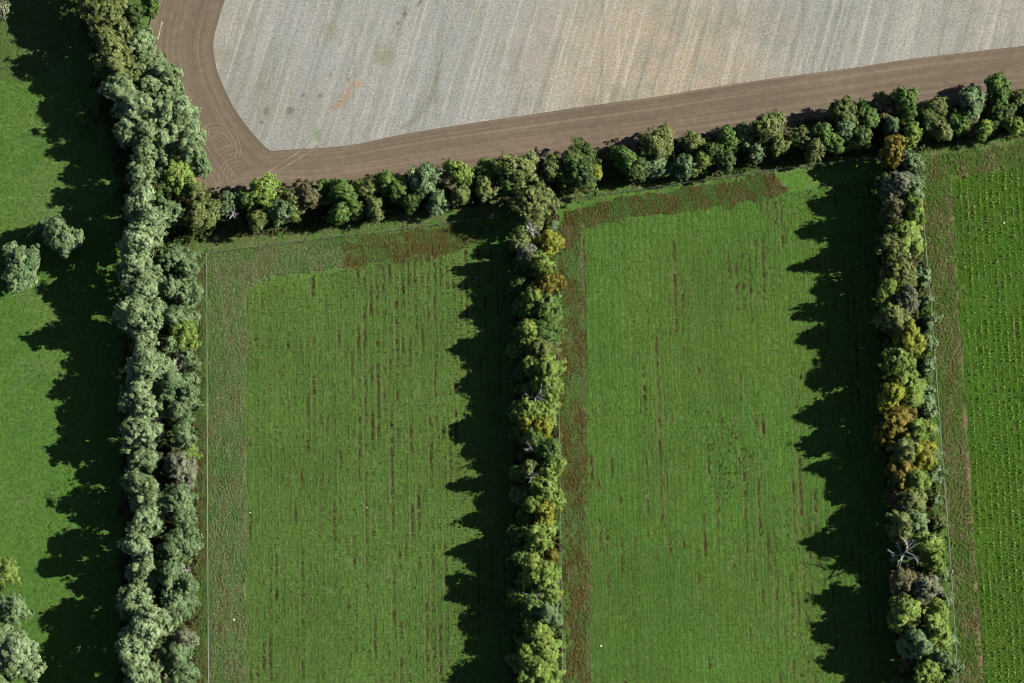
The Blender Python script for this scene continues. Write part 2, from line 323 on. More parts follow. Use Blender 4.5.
def sward(poly_px, n, cols, seed, size, label):
    poly = PV(poly_px); r = np.random.default_rng(seed); lo, hi = poly.min(0), poly.max(0); q = r.uniform(lo, hi, (n, 2)); q = q[inpoly(q[:, 0], q[:, 1], poly)]
    v, f, c = foliage(q, r, np.array(cols)[r.integers(0, len(cols), len(q))], size, .16, 2, .03); link('grass', mesh_np('grass', v, f, TUFT_M, c), kind='stuff', label=label)
sward([(-60, -40), (95, -40), (120, 200), (122, 710), (-60, 710)], 56000, [(.062, .128, .026), (.09, .15, .048), (.045, .10, .018), (.08, .13, .04)], 21, .24, 'meadow grass west of the left belt')
sward([(247, 290), (345, 271), (516, 246), (516, 700), (247, 700)], 60000, [(.062, .125, .026), (.10, .155, .06), (.04, .085, .015), (.085, .085, .032), (.07, .13, .03)], 22, .22, 'low weedy green cover between the left field rows')
sward([(584, 227), (790, 193), (872, 180), (900, 700), (590, 700)], 66000, [(.055, .12, .022), (.095, .15, .055), (.036, .082, .012), (.08, .08, .028), (.06, .13, .025)], 23, .22, 'low weedy green cover between the middle field rows')
sward([(952, 179), (1090, 158), (1120, 700), (986, 700)], 26000, [(.042, .105, .012), (.07, .13, .025), (.028, .07, .007), (.06, .065, .015)], 24, .22, 'low weedy green cover between the right field rows')
tufts(PV([(704, 418), (728, 415), (745, 450), (738, 490), (722, 500), (712, 470), (700, 450)]), 90, [(.034, .066, .013), (.045, .08, .02)], 15, .36, .3, 'scatter of dark weeds in the middle of the middle field')
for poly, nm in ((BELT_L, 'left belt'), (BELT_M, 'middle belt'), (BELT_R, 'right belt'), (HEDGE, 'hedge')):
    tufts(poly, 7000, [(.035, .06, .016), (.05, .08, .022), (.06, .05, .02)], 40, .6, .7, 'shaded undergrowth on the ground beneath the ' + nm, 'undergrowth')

# stubble field
def stubble():
    a = math.radians(15.5); d = np.array([math.sin(a), math.cos(a)]); pr = np.array([d[1], -d[0]])
    box = PV([(205, -130), (1130, -130), (1130, 160), (205, 160)]); uu = box @ pr; vv = box @ d
    us = np.arange(uu.min() - 5, uu.max() + 5, .3); vs = np.arange(vv.min(), vv.max(), .9)
    U, W = np.meshgrid(us, vs, indexing='ij'); u, v = U.ravel(), W.ravel(); x = u * pr[0] + v * d[0]; y = u * pr[1] + v * d[1]
    c = np.tile((.240, .243, .222), (len(x), 1)); n1 = fbm(x * .03, y * .03, 71); n2 = fbm(x * .25, y * .25, 72); n3 = fbm(x * .9, y * .9, 73)
    warm = sstep(38, 8, np.hypot((x - P(655, 60)[0]) * .75, (y - P(655, 70)[1]) * .9)); c = mix(c, (.30, .250, .178), warm * .9)
    c = mix(c, (.30, .27, .21), sstep(P(820, 0)[0], P(1000, 0)[0], x) * .45)
    c = mix(c, (.275, .255, .21), sstep(16, 4, np.hypot(x - P(225, 20)[0], y - P(225, 20)[1])) * .6)
    c = mix(c, (.20, .205, .17), sstep(.5, .75, n2) * .5); c = mix(c, (.33, .32, .28), sstep(.55, .8, n3) * .4); c = mix(c, (.205, .19, .15), sstep(.55, .75, n1) * .4)
    l1 = fbm(u * .7, v * .02, 74); l2 = fbm(u * 1.5, v * .012 + 9, 75, 2)
    c = mix(c, (.33, .32, .27), sstep(.58, .75, l1) * .35 * (.5 + n2)); c = mix(c, (.36, .33, .26), sstep(.72, .82, l2) * .75 * (.3 + n2)); c = mix(c, (.17, .175, .135), sstep(.44, .3, l1) * .5 * (.4 + n2))
    rl = np.random.default_rng(88); u0 = us[0] + 2
    while u0 < us[-1]:
        g1 = rl.random(); wl = rl.uniform(.2, .38); bend = (fbm(v * .02, 0 * v + u0, 78, 2) - .5) * 1.2
        c = mix(c, (.40, .375, .30) if g1 > .38 else (.165, .17, .13), sstep(wl, wl * .3, np.abs(u - u0 - bend)) * sstep(.38, .6, fbm(v * .06, 0 * v + u0 * 3, 79, 3)) * (rl.uniform(.2, .6) if g1 > .38 else .4)); u0 += rl.uniform(.8, 2.8)
    for px, cg, wd in ((275, (.15, .17, .125), .45), (354, (.17, .18, .13), .4), (437, (.14, .155, .11), .6), (441, (.15, .165, .12), .4), (602, (.17, .18, .13), .5), (618, (.40, .37, .29), .6), (735, (.16, .18, .14), .5), (803, (.16, .18, .14), .5)):
        q = P(px, 70); dd = np.abs(x - q[0] + (y - q[1]) * -.02); c = mix(c, cg, sstep(wd, wd * .3, dd) * sstep(.35, .65, fbm(x * .3, y * .09, px)) * .6)
    for ln in ([(402, 128), (418, 114), (430, 95), (437, 70)], [(406, 128), (422, 114), (434, 95), (441, 70)]):
        c = mix(c, (.17, .17, .14), sstep(.5, .2, dpoly(x, y, list(PV(ln)))) * .7)
    # weeds and stains growing in the stubble
    c = mix(c, (.25, .18, .115), sstep(1.9, -.3, dpoly(x, y, list(PV([(335, 108), (346, 97), (352, 86)]))) + (n3 - .5) * 1.5) * .8)
    c = mix(c, (.32, .17, .08), sstep(1.2, .3, np.hypot(x - P(359, 84)[0], y - P(359, 84)[1]) + (n3 - .5)) * .7)
    for px, py, rd in ((330, 76, .8), (349, 80, .6), (267, 111, 1.2), (290, 110, 1.3), (304, 95, .7), (320, 96, .7), (262, 122, .6), (398, 23, .8), (405, 14, .8), (420, 3, 1.), (317, 112, .5)):
        c = mix(c, (.12, .10, .085), sstep(rd, rd * .4, np.hypot(x - P(px, py)[0], y - P(px, py)[1]) + (n3 - .5) * 1.2) * .8)
    c = mix(c, (.16, .215, .11), sstep(1.6, .3, np.hypot(x - P(317, 135)[0], (y - P(317, 135)[1]) * .6) + (n3 - .5)) * .9)
    for px, py in ((380, 58), (386, 52), (330, 30), (590, 102), (616, 94), (222, 54), (735, 22)):
        c = mix(c, (.19, .18, .12), sstep(3.0, .6, np.hypot(x - P(px, py)[0], (y - P(px, py)[1]) * .7) + (n3 - .5) * 2) * .55)
    c = c * .93
    z = .012 + .03 * (l2 - .5) + .05 * (n3 - .5) + .05
    Fc = grid(len(us), len(vs)); kp = inpoly(x[Fc].mean(1), y[Fc].mean(1), PV([(215, -140), (190, 0), (182, 40), (192, 90), (215, 130), (246, 160), (440, 150), (700, 115), (1130, 58), (1130, -140)]))
    idx, F2 = drop(None, Fc, kp)
    link('stubble_field', mesh_np('stubble_field', np.column_stack([x, y, z])[idx], F2, STUB_M, c[idx], smooth=True), kind='structure', label='pale grey stubble field with slanting straw lines')
stubble()

# ploughed strips: swaths whose furrows follow the field edge
def spline(pts, step):
    pts = np.asarray(pts, float); t = np.r_[0, np.cumsum(np.linalg.norm(np.diff(pts, axis=0), axis=1))]
    out = []
    n = len(pts)
    for i in range(n - 1):
        p0, p1, p2, p3 = pts[max(i - 1, 0)], pts[i], pts[i + 1], pts[min(i + 2, n - 1)]; m = max(2, int((t[i + 1] - t[i]) / step))
        for k in range(m):
            s = k / m; out.append(.5 * ((2 * p1) + (-p0 + p2) * s + (2 * p0 - 5 * p1 + 4 * p2 - p3) * s * s + (-p0 + 3 * p1 - 3 * p2 + p3) * s ** 3))
    out.append(pts[-1]); return np.array(out)
SOIL = np.array([.130, .102, .073])
def swath(inner, outer, z0, seed, label, name='ploughed_strip', warm=0.0):
    A = spline(PV(inner), .6); B = spline(PV(outer), .6)
    def rs(C, n):
        t = np.r_[0, np.cumsum(np.linalg.norm(np.diff(C, axis=0), axis=1))]; s = np.linspace(0, t[-1], n); return np.column_stack([np.interp(s, t, C[:, 0]), np.interp(s, t, C[:, 1])])
    n = len(A); A = rs(A, n); B = rs(B, n); wd = np.linalg.norm(A - B, axis=1).max(); m = int(wd / .22)
    s = np.linspace(0, 1, m); Q = A[:, None] * (1 - s)[None, :, None] + B[:, None] * s[None, :, None]
    Q = Q.reshape(-1, 2); x, y = Q.T; across = np.tile(s * wd, n); along = np.repeat(np.arange(n) * .6, m)
    l1 = fbm(across * 1.5, along * .012, seed); l2 = fbm(across * .33, along * .01, seed + 1, 2); n1 = fbm(x * .06, y * .06, seed + 2); n3 = fbm(x * .8, y * .8, seed + 3)
    c = np.tile(SOIL, (len(x), 1)) * (.88 + .24 * n1)[:, None]
    c = c * (.91 + .18 * sstep(.3, .7, l1))[:, None]; c = c * (.96 + .08 * sstep(.35, .65, l2))[:, None]
    c = mix(c, (.19, .155, .115), sstep(.62, .75, l1) * .35); c = c * (.94 + .12 * n3)[:, None]
    z = z0 + .03 * np.cos(across / .75 * 2 * math.pi) * .5 + .05 * (l1 - .5) + .05 * (n3 - .5)
    link(name, mesh_np(name, np.column_stack([x, y, z]), grid(n, m), SOIL_M, c, smooth=True), kind='structure', label=label)
# east-west strip first, the turning swath laid over it 2 cm higher
swath([(235, 157), (268, 151.5), (345, 146), (400, 135), (460, 125), (528, 115), (600, 104.5), (656, 97), (700, 89.5), (745, 82.5), (800, 75), (856, 67.5), (912, 59), (1024, 46), (1130, 34)],
      [(150, 215), (215, 204), (300, 204), (440, 182), (520, 171), (600, 162), (700, 149), (800, 134), (900, 117), (1000, 103), (1130, 86)], .14, 401, 'brown tilled strip running along the hedge')
swath([(250, -90), (231, -20), (220, 15), (213.5, 42), (216, 66), (223, 86), (234, 108), (248, 128), (262, 144), (272, 152)],
      [(168, -90), (160, -20), (152, 15), (147, 40), (150, 75), (160, 105), (172, 135), (184, 160), (196, 182), (206, 200)], .17, 402, 'brown tilled strip curving round the stubble field')

def ribbon(paths, wd, name, label, colr, z):
    V = []; Fc = []; C = []; n = 0
    r = np.random.default_rng(4)
    for k, path in enumerate(paths):
        q = spline(PV(path), .5); t = np.gradient(q, axis=0); t /= np.linalg.norm(t, axis=1)[:, None] + 1e-9; nn = np.column_stack([-t[:, 1], t[:, 0]])
        nz = fbm(q[:, 0] * .6, q[:, 1] * .6, 77 + k); w = wd * (.1 + 1.3 * nz)
        for sd in (-1, 0, 1): V.append(np.column_stack([q + nn * (w * sd)[:, None], np.full(len(q), z + (.03 if sd == 0 else -.03))]))
        C.append(np.tile(np.array(colr) * (.75 + .5 * nz)[:, None], (3, 1))); L = len(q); i = np.arange(L - 1)
        for a in (0, 1): Fc.append(np.column_stack([n + a * L + i, n + (a + 1) * L + i, n + (a + 1) * L + i + 1, n + a * L + i + 1]))
        n += 3 * L
    return link(name, mesh_np(name, np.concatenate(V), np.concatenate(Fc), SOIL_M, np.concatenate(C), smooth=True), kind='structure', label=label)
arcs = []
for rr in (9, 13, 17, 21, 25.5, 30, 34):
    arcs.append([(240 + rr * math.cos(math.radians(a)) * 1.05, 178 - rr * math.sin(math.radians(a)) * 1.0) for a in range(95, 230, 15)])
for rr in (9, 12.5, 16, 20, 24):
    arcs.append([(216 + rr * math.cos(math.radians(a)), 150 - rr * math.sin(math.radians(a)) * 1.1) for a in range(-20, 190, 15)])
ribbon(arcs, .2, 'turning_tracks', 'curved tractor turning tracks in the corner of the tilled soil', (.150, .120, .087), .200)
ribbon([[(232, 193), (262, 176), (300, 151), (306, 147)], [(240, 193), (270, 176), (311, 151), (318, 146)]], .15, 'tyre_tracks', 'pair of pale wheel tracks crossing the tilled soil', (.19, .155, .115), .200)
ribbon([[(158, 40), (160, 30), (162, 22)], [(170, 75), (176, 86), (181, 94)]], .2, 'straw_lines', 'short pale straw streaks on the tilled soil', (.36, .31, .2), .225)

# ------------------------------------------------------------------ trees
def crown_mesh(name, seed, R, H, zb, nl, lr, leaf, per, cone=0.0):
    """crown of nl boughs, each carrying sprays, each spray a tuft of leaf faces"""
    r = np.random.default_rng(seed); d = r.normal(size=(nl, 3)); d /= np.linalg.norm(d, axis=1)[:, None]
    d[:, 2] = np.where((d[:, 2] < -.45) & (r.random(nl) < .6), -d[:, 2], d[:, 2])
    rad = r.uniform(.35, 1.06, nl) ** .6; a = R - lr * .6; hz = (H - zb) * .5; zc = zb + hz
    az = np.arctan2(d[:, 1], d[:, 0]); ph = r.uniform(0, 6.28, 4)
    wob = 1 + .20 * np.sin(2 * az + ph[0]) + .18 * np.sin(3 * az + ph[1] + d[:, 2]) + .12 * np.sin(5 * az + ph[2])
    tilt = r.normal(0, .35, 2)
    C = np.column_stack([d[:, 0] * a * rad * wob, d[:, 1] * a * rad * wob, zc + d[:, 2] * (hz - lr * .5) * rad * r.uniform(.86, 1.06, nl)])
    C[:, 0:2] += tilt * ((C[:, 2] - zb) / (H - zb))[:, None]
    lrs = lr * r.uniform(.55, 1.45, nl); lt = r.uniform(.15, .7, nl)
    ns = 10; k = np.repeat(np.arange(nl), ns); out = C - np.array([0, 0, zc - hz * .4]); out /= np.linalg.norm(out, axis=1)[:, None] + 1e-9
    v = r.normal(size=(nl * ns, 3)) + out[k] * .7 + np.array([0, 0, .3]); v /= np.linalg.norm(v, axis=1)[:, None]
    SC = C[k] + v * (lrs[k] * r.uniform(.5, 1.0, len(k)) * np.where(r.random(len(k)) < .18, 1.45, 1.05))[:, None]; sr = lrs[k] * r.uniform(.28, .5, len(k)); st = lt[k] + r.normal(0, .13, len(k))
    m = max(6, per // ns); q = np.repeat(np.arange(len(k)), m); n = len(q)
    w = r.normal(size=(n, 3)) + v[q] * .9; w /= np.linalg.norm(w, axis=1)[:, None]
    p = SC[q] + w * (sr[q] * r.uniform(.3, 1.15, n))[:, None]
    nn = w * .45 + v[q] * .85 + r.normal(size=(n, 3)) * .34; nn /= np.linalg.norm(nn, axis=1)[:, None]
    t = np.cross(nn, r.normal(size=(n, 3))); t /= np.linalg.norm(t, axis=1)[:, None] + 1e-9; b = np.cross(nn, t)
    s = leaf * r.uniform(.55, 1.35, n); ln = s[:, None] * t * .62; wd = s[:, None] * b * .44
    V = np.stack([p - ln, p + wd, p + ln, p - wd], 1).reshape(-1, 3)
    tint = np.clip(st[q] + r.normal(0, .15, n), 0, 1)
    me = mesh_np(name, V, np.arange(4 * n).reshape(-1, 4), LEAF['green'], tint=np.repeat(tint, 4)); return me, C
def trunk_mesh(name, seed, H, C, rad):
    r = np.random.default_rng(seed); bend = r.normal(0, .25, 2)
    zz = np.linspace(0, H * .82, 7); pts = np.column_stack([bend[0] * np.sin(zz / H * 2.6), bend[1] * np.sin(zz / H * 2.1), zz]); pts[0, 2] = -.2
    rr = rad * (1 - zz / (H * .9)) + .03; rr[0] *= 1.35
    parts = [tube(pts, rr, 8)]
    for q in C[r.choice(len(C), min(16, len(C)), replace=False)]:
        z0 = min(max(q[2] - np.hypot(q[0], q[1]) * r.uniform(.6, 1.0), H * .18), H * .75); k = np.array([np.interp(z0, zz, pts[:, 0]), np.interp(z0, zz, pts[:, 1]), z0])
        mid = (k + q) / 2 + np.array([0, 0, -.12 * np.linalg.norm(q - k)]) + r.normal(0, .12, 3)
        parts.append(tube([k, mid, q], [rad * .38, rad * .24, .04], 5))
    v, f = join(parts); return mesh_np(name, v, f, BARK, smooth=True)
PROTO = {}
def protos(kind, count, R, H, zb, nl, lr, leaf, per, rad, cone=0.0):
    PROTO[kind] = dict(R=R, H=H, v=[])
    for i in range(count):
        s = hash_seed(kind) + i * 17
        me, C = crown_mesh('crown', s, R, H, zb, nl, lr, leaf, per, cone); PROTO[kind]['v'].append((me, trunk_mesh('trunk', s + 1, H, C, rad)))
def hash_seed(s): return sum(ord(c) * (i + 3) for i, c in enumerate(s)) * 13
protos('tall', 7, 3.1, 17, 2.4, 80, 1.0, .32, 300, .28)
protos('mid', 8, 2.85, 13, .8, 84, .85, .265, 290, .22)
protos('hedge', 8, 2.5, 9.5, 0.6, 66, .80, .265, 280, .17)
protos('shrub', 4, 1.7, 3.4, .1, 34, .5, .30, 100, .08)

def ordw(n):
    w = ['first', 'second', 'third', 'fourth', 'fifth', 'sixth', 'seventh', 'eighth', 'ninth', 'tenth', 'eleventh', 'twelfth', 'thirteenth', 'fourteenth', 'fifteenth', 'sixteenth', 'seventeenth', 'eighteenth', 'nineteenth']
    if n <= 19: return w[n - 1]
    t = {2: 'twenty', 3: 'thirty', 4: 'forty', 5: 'fifty'}[n // 10]
    return (t[:-1] + 'ieth') if n % 10 == 0 else t + '-' + w[n % 10 - 1]
LOOK = {'silver': 'silvery green', 'sage': 'grey-green', 'green': 'mid green', 'dark': 'dark green', 'lime': 'bright lime green', 'olive': 'olive green',
        'yellow': 'yellow', 'ochre': 'ochre autumn', 'grey': 'sparse grey', 'brown': 'thin brown'}
cnt = [0]
def tree(kind, px, py, rpx, h, colr, label, group, name='broadleaf_tree', cat='tree', pale=False, zf=.60):
    b = P(px, py, h * zf); pr = PROTO[kind]; i = cnt[0]; cnt[0] += 1; rr = random.Random(i * 31 + 5)
    me, tr = pr['v'][rr.randrange(len(pr['v']))]
    o = link(name, None, label=label, category=cat, group=group); o.empty_display_size = 1
    o.location = (b[0], b[1], 0.0); o.rotation_euler = (0, 0, rr.uniform(0, 6.28)); s = rpx * .25 / pr['R']; e = rr.uniform(.88, 1.14)
    o.scale = (s * e, s / e, h / pr['H'])
    c = link('crown', me, o); c.material_slots[0].link = 'OBJECT'; c.material_slots[0].material = LEAF[colr]
    t = link('trunk', tr, o)
    if pale: t.material_slots[0].link = 'OBJECT'; t.material_slots[0].material = PALE
    return o
def file(kind, items, h, belt, group, key=1, ends=('top', 'bottom'), noun='tree', name='broadleaf_tree', zf=.60):
    items = sorted(items, key=lambda t: t[key]); n = len(items)
    for i, it in enumerate(items):
        px, py, rp, colr = it[:4]; hh = it[4] if len(it) > 4 and it[4] else h * random.uniform(.8, 1.05)
        rp = rp * random.uniform(.92, 1.28)
        k, e = (i + 1, ends[0]) if i < n / 2 else (n - i, ends[1])
        lab = it[5] if len(it) > 5 else f'{LOOK[colr]} {noun}, {ordw(k)} from the {e} in {belt}'
        tree(kind, px, py, rp, hh, colr, lab, group, name=name, cat=noun, zf=zf, pale=rp > 14 and random.random() < .25)
# left double belt, western (tall) file
W = [(86, -22, 17, 'olive'), (98, 2, 17, 'olive'), (110, 22, 17, 'olive'), (107, 44, 15, 'olive'), (118, 66, 16, 'olive'), (122, 88, 13, 'silver'), (136, 108, 14, 'silver'), (128, 133, 11, 'silver'),
     (146, 134, 13, 'silver'), (143, 155, 14, 'silver'), (140, 178, 13, 'silver'), (143, 203, 15, 'silver'), (150, 222, 15, 'silver'), (139, 242, 14, 'silver'), (138, 268, 16, 'silver'), (143, 290, 16, 'silver'),
     (134, 318, 14, 'silver'), (150, 316, 14, 'silver'), (144, 346, 15, 'silver', 13), (147, 370, 16, 'silver'), (142, 395, 15, 'silver'), (148, 413, 14, 'silver'), (143, 436, 15, 'silver'), (146, 462, 14, 'silver', 11.5),
     (142, 486, 15, 'silver'), (150, 505, 13, 'silver', 12), (148, 526, 13, 'silver'), (139, 545, 14, 'silver'), (144, 574, 14, 'silver', 11.5), (138, 602, 18, 'silver'), (147, 628, 16, 'silver'), (137, 654, 17, 'silver'), (143, 680, 16, 'silver'), (140, 704, 16, 'silver')]
file('tall', W, 17, 'the western file of the left belt', 'tall trees in the left belt')
E = [(166, 78, 12, 'silver'), (184, 112, 12, 'silver'), (193, 134, 11, 'silver'), (200, 165, 9, 'sage', 8), (128, 40, 12, 'olive'), (158, 158, 12, 'silver'), (131, 16, 11, 'dark'), (150, 4, 9, 'green'), (140, 44, 13, 'silver'), (152, 64, 14, 'silver'), (150, 88, 14, 'silver'), (168, 97, 14, 'silver'), (163, 117, 14, 'silver'), (179, 130, 14, 'silver'), (165, 142, 12, 'silver'),
     (190, 150, 12, 'silver'), (180, 177, 17, 'lime', 14, 'big bright lime tree where the hedge meets the left belt'), (197, 193, 11, 'olive'), (165, 190, 10, 'dark'), (170, 214, 13, 'sage'), (173, 259, 15, 'sage'), (187, 270, 11, 'sage'), (172, 290, 14, 'sage'), (186, 296, 11, 'sage'),
     (174, 318, 12, 'sage'), (184, 334, 12, 'lime'), (172, 346, 12, 'sage'), (188, 360, 8, 'sage'), (172, 388, 15, 'sage'), (187, 393, 9, 'sage'), (180, 416, 13, 'sage'), (184, 437, 12, 'sage'), (187, 454, 10, 'lime', 8), (180, 470, 13, 'grey'),
     (174, 500, 14, 'sage'), (185, 520, 11, 'sage'), (176, 545, 14, 'sage'), (173, 576, 12, 'sage'), (187, 583, 10, 'sage'), (176, 606, 14, 'sage'), (166, 622, 11, 'silver'), (183, 638, 10, 'grey'), (177, 656, 14, 'sage'), (182, 684, 12, 'sage')]
file('mid', E, 13, 'the eastern file of the left belt', 'trees along the east side of the left belt')
# detached trees on the meadow
tree('hedge', 62, 238, 18, 10, 'sage', 'round grey-green tree alone on the meadow, right of its pair', 'pair of meadow trees', zf=.55)
tree('hedge', 22, 268, 21, 9.5, 'sage', 'wide grey-green tree at the left edge, lower of the meadow pair', 'pair of meadow trees', zf=.55)
tree('hedge', 42, 230, 8, 5, 'sage', 'small grey-green tree tucked behind the meadow pair', 'pair of meadow trees', zf=.55)
tree('mid', 2, 574, 15, 11, 'lime', 'lime tree cut by the left edge above the corner clump', 'trees in the bottom left corner')
tree('mid', 12, 612, 15, 12, 'sage', 'dull grey-green tree in the middle of the bottom left clump', 'trees in the bottom left corner')
tree('tall', 20, 655, 22, 15, 'silver', 'large pale tree at the right of the bottom left clump', 'trees in the bottom left corner')
tree('tall', -8, 690, 22, 15, 'silver', 'large pale tree filling the bottom left corner', 'trees in the bottom left corner')
tree('mid', -4, 640, 16, 12, 'sage', 'grey-green tree behind the bottom left clump at the edge', 'trees in the bottom left corner')
tree('shrub', 2, 8, 10, 5, 'grey', 'grey bush in the top left corner', 'bushes', name='bush', cat='bush')
tree('hedge', 85, 118, 9, 5, 'green', 'low green tree in the shade west of the left belt', 'bushes')
# middle belt
M = [(535, 204, 17, 'olive', 14), (526, 254, 9, 'grey'), (549, 243, 10, 'yellow', 9, 'bright yellow tree near the top of the middle belt'), (543, 266, 11, 'lime'), (549, 285, 10, 'ochre'), (532, 299, 13, 'lime'), (547, 308, 13, 'green'), (528, 334, 10, 'lime'), (543, 332, 12, 'green'), (539, 350, 14, 'olive'),
     (546, 371, 13, 'lime'), (529, 369, 7, 'lime'), (547, 391, 12, 'lime'), (530, 413, 11, 'lime'), (547, 412, 12, 'lime'), (526, 426, 7, 'yellow', 12), (543, 427, 9, 'yellow', 12, 'yellow crowned tree halfway down the middle belt beside the fence'), (533, 440, 10, 'green'), (547, 450, 13, 'green'), (550, 470, 11, 'lime'), (529, 470, 7, 'olive'),
     (547, 492, 12, 'lime'), (531, 505, 9, 'lime'), (544, 514, 12, 'yellow', 11), (538, 538, 15, 'lime'), (552, 556, 6, 'ochre', 9), (539, 576, 17, 'lime', 15), (548, 592, 11, 'lime'), (532, 607, 13, 'green'), (547, 616, 11, 'sage'), (538, 632, 15, 'lime'), (543, 652, 14, 'lime'), (533, 664, 13, 'lime'), (543, 682, 14, 'lime'), (536, 706, 14, 'lime')]
file('mid', M, 13.5, 'the middle belt', 'trees in the middle belt')
# right belt
Rr = [(895, 152, 15, 'ochre', 14, 'ochre autumn tree where the hedge meets the right belt'), (910, 163, 11, 'sage'), (900, 186, 14, 'grey'), (914, 190, 10, 'sage'), (892, 210, 12, 'brown'), (913, 212, 10, 'lime'), (908, 236, 16, 'lime'), (890, 246, 11, 'olive'), (900, 270, 14, 'olive'), (888, 292, 10, 'lime'), (905, 298, 12, 'grey'), (894, 318, 12, 'olive'),
      (909, 338, 14, 'yellow', 15, 'golden yellow tree two fifths down the right belt'), (899, 362, 12, 'lime'), (908, 388, 14, 'lime'), (893, 396, 11, 'yellow'), (896, 424, 16, 'ochre', 16, 'broad ochre brown tree halfway down the right belt'), (917, 432, 12, 'lime'), (905, 452, 12, 'olive'), (922, 456, 11, 'yellow'), (902, 476, 13, 'ochre'), (918, 480, 9, 'lime'), (911, 502, 14, 'olive'), (903, 528, 13, 'olive'),
      (918, 524, 10, 'sage'), (928, 545, 11, 'lime'), (934, 563, 10, 'lime'), (905, 582, 14, 'brown'), (924, 588, 13, 'grey'), (909, 614, 17, 'lime'), (934, 628, 15, 'lime'), (918, 644, 13, 'sage'), (926, 672, 14, 'lime'), (942, 660, 9, 'sage'), (934, 700, 14, 'lime')]
file('mid', Rr, 15, 'the right belt', 'trees in the right belt')
# hedge between the tilled strip and the fields
Hh = [(205, 214, 17, 'sage', 11), (226, 203, 9, 'sage'), (247, 200, 10, 'green'), (257, 220, 9, 'sage'), (263, 193, 12, 'lime', 10), (279, 212, 11, 'sage'), (292, 204, 12, 'olive'), (309, 195, 11, 'brown'), (320, 190, 10, 'green'), (338, 192, 13, 'green', 11), (341, 211, 9, 'green'), (353, 208, 9, 'dark'), (365, 190, 12, 'sage'), (375, 210, 9, 'olive'), (386, 184, 11, 'green'), (400, 193, 11, 'dark'),
      (424, 180, 15, 'sage', 11), (437, 203, 10, 'sage'), (412, 203, 9, 'dark'), (447, 183, 9, 'brown'), (461, 174, 12, 'lime', 11), (463, 194, 11, 'olive'), (482, 172, 12, 'green'), (485, 190, 10, 'olive'), (517, 170, 15, 'olive', 12), (507, 186, 9, 'dark'), (538, 178, 9, 'dark', 7), (554, 170, 9, 'olive'), (580, 166, 17, 'dark', 11), (595, 172, 6, 'yellow', 8), (565, 180, 9, 'dark'), (624, 157, 13, 'dark'), (640, 166, 12, 'dark'), (660, 144, 14, 'sage', 11),
      (655, 164, 12, 'sage'), (683, 165, 10, 'sage'), (697, 145, 12, 'sage'), (701, 163, 8, 'lime'), (713, 152, 9, 'dark'), (728, 142, 11, 'dark'), (725, 160, 9, 'dark'), (746, 136, 13, 'sage'), (770, 128, 14, 'sage', 11), (757, 152, 10, 'sage'), (778, 146, 10, 'olive'), (800, 137, 12, 'olive'), (820, 134, 12, 'green'), (814, 150, 8, 'olive'), (844, 115, 12, 'sage'), (846, 133, 10, 'sage'), (866, 116, 12, 'green'), (832, 142, 9, 'dark'), (860, 136, 10, 'dark'),
      (884, 106, 13, 'brown'), (905, 100, 12, 'green', 12), (908, 116, 10, 'green'), (893, 128, 10, 'sage'), (912, 135, 9, 'lime'), (926, 118, 10, 'dark'), (940, 108, 11, 'olive'), (940, 129, 11, 'olive'), (957, 122, 10, 'green'), (972, 102, 12, 'sage', 11), (968, 122, 9, 'brown'), (986, 128, 9, 'lime'), (998, 89, 11, 'green', 11), (1003, 110, 13, 'dark'), (1013, 124, 9, 'lime'), (1022, 100, 12, 'olive'), (1038, 112, 12, 'dark')]
Hh = [(t[0], t[1], t[2], ('olive' if (k % 3 == 0 and t[3] == 'sage') else 'green' if (k % 2 and t[3] == 'dark') else t[3])) + tuple(t[4:]) for k, t in enumerate(Hh)]
file('hedge', Hh, 9.5, 'the hedge below the tilled strip', 'hedge trees', key=0, ends=('left', 'right'))
FM = [(523 + 4 * ((i * 7) % 3 - 1), 222 + i * 21, 10, ('green', 'olive', 'green', 'dark')[i % 4]) for i in range(23)]  # low filler trees, added for a fuller belt and an unbroken shadow
file('hedge', FM, 8, 'the western filler added to the middle belt', 'low filler trees added on the shaded side of the middle belt', noun='tree')
FR = [(889 + i * .85 + 4 * ((i * 5) % 3 - 1), 180 + i * 21, 10, ('dark', 'olive', 'green', 'brown')[i % 4]) for i in range(25)]  # evenly spaced filler trees, added to close shadow gaps and thicken the right belt
file('hedge', FR, 8.5, 'the western filler added to the right belt', 'low filler trees added on the shaded side of the right belt', noun='tree')
# shrubs at the foot of the belts
SR = [(923, 278, 8, 'sage'), (928, 300, 7, 'sage'), (930, 322, 7, 'sage'), (931, 344, 7, 'sage'), (929, 366, 8, 'sage'), (924, 388, 9, 'sage'), (928, 408, 9, 'sage'), (932, 430, 8, 'sage'), (935, 452, 7, 'sage'), (934, 476, 8, 'sage'), (936, 500, 7, 'sage'), (938, 522, 7, 'olive'), (944, 575, 8, 'sage'), (947, 600, 8, 'sage'), (950, 640, 8, 'sage'), (953, 668, 7, 'sage')]
file('shrub', SR, 3.6, 'the shrubs beside the right fence', 'shrubs beside the right fence', noun='shrub', name='shrub')
SL = [(192, 258, 7, 'sage'), (194, 285, 7, 'sage'), (191, 318, 8, 'sage'), (193, 345, 7, 'lime'), (192, 380, 7, 'sage'), (192, 405, 7, 'sage'), (191, 470, 8, 'grey'), (190, 500, 7, 'sage'), (191, 545, 8, 'sage'), (192, 600, 8, 'sage'), (190, 640, 8, 'sage'), (191, 672, 8, 'sage')]
file('shrub', SL, 3.2, 'the shrubs east of the left belt', 'shrubs east of the left belt', noun='shrub', name='shrub')
SM = [(553, 225, 5, 'sage'), (554, 320, 6, 'green'), (553, 380, 6, 'green'), (553, 445, 6, 'sage'), (553, 530, 6, 'sage'), (553, 580, 6, 'sage'), (551, 606, 7, 'sage'), (552, 665, 7, 'sage')]
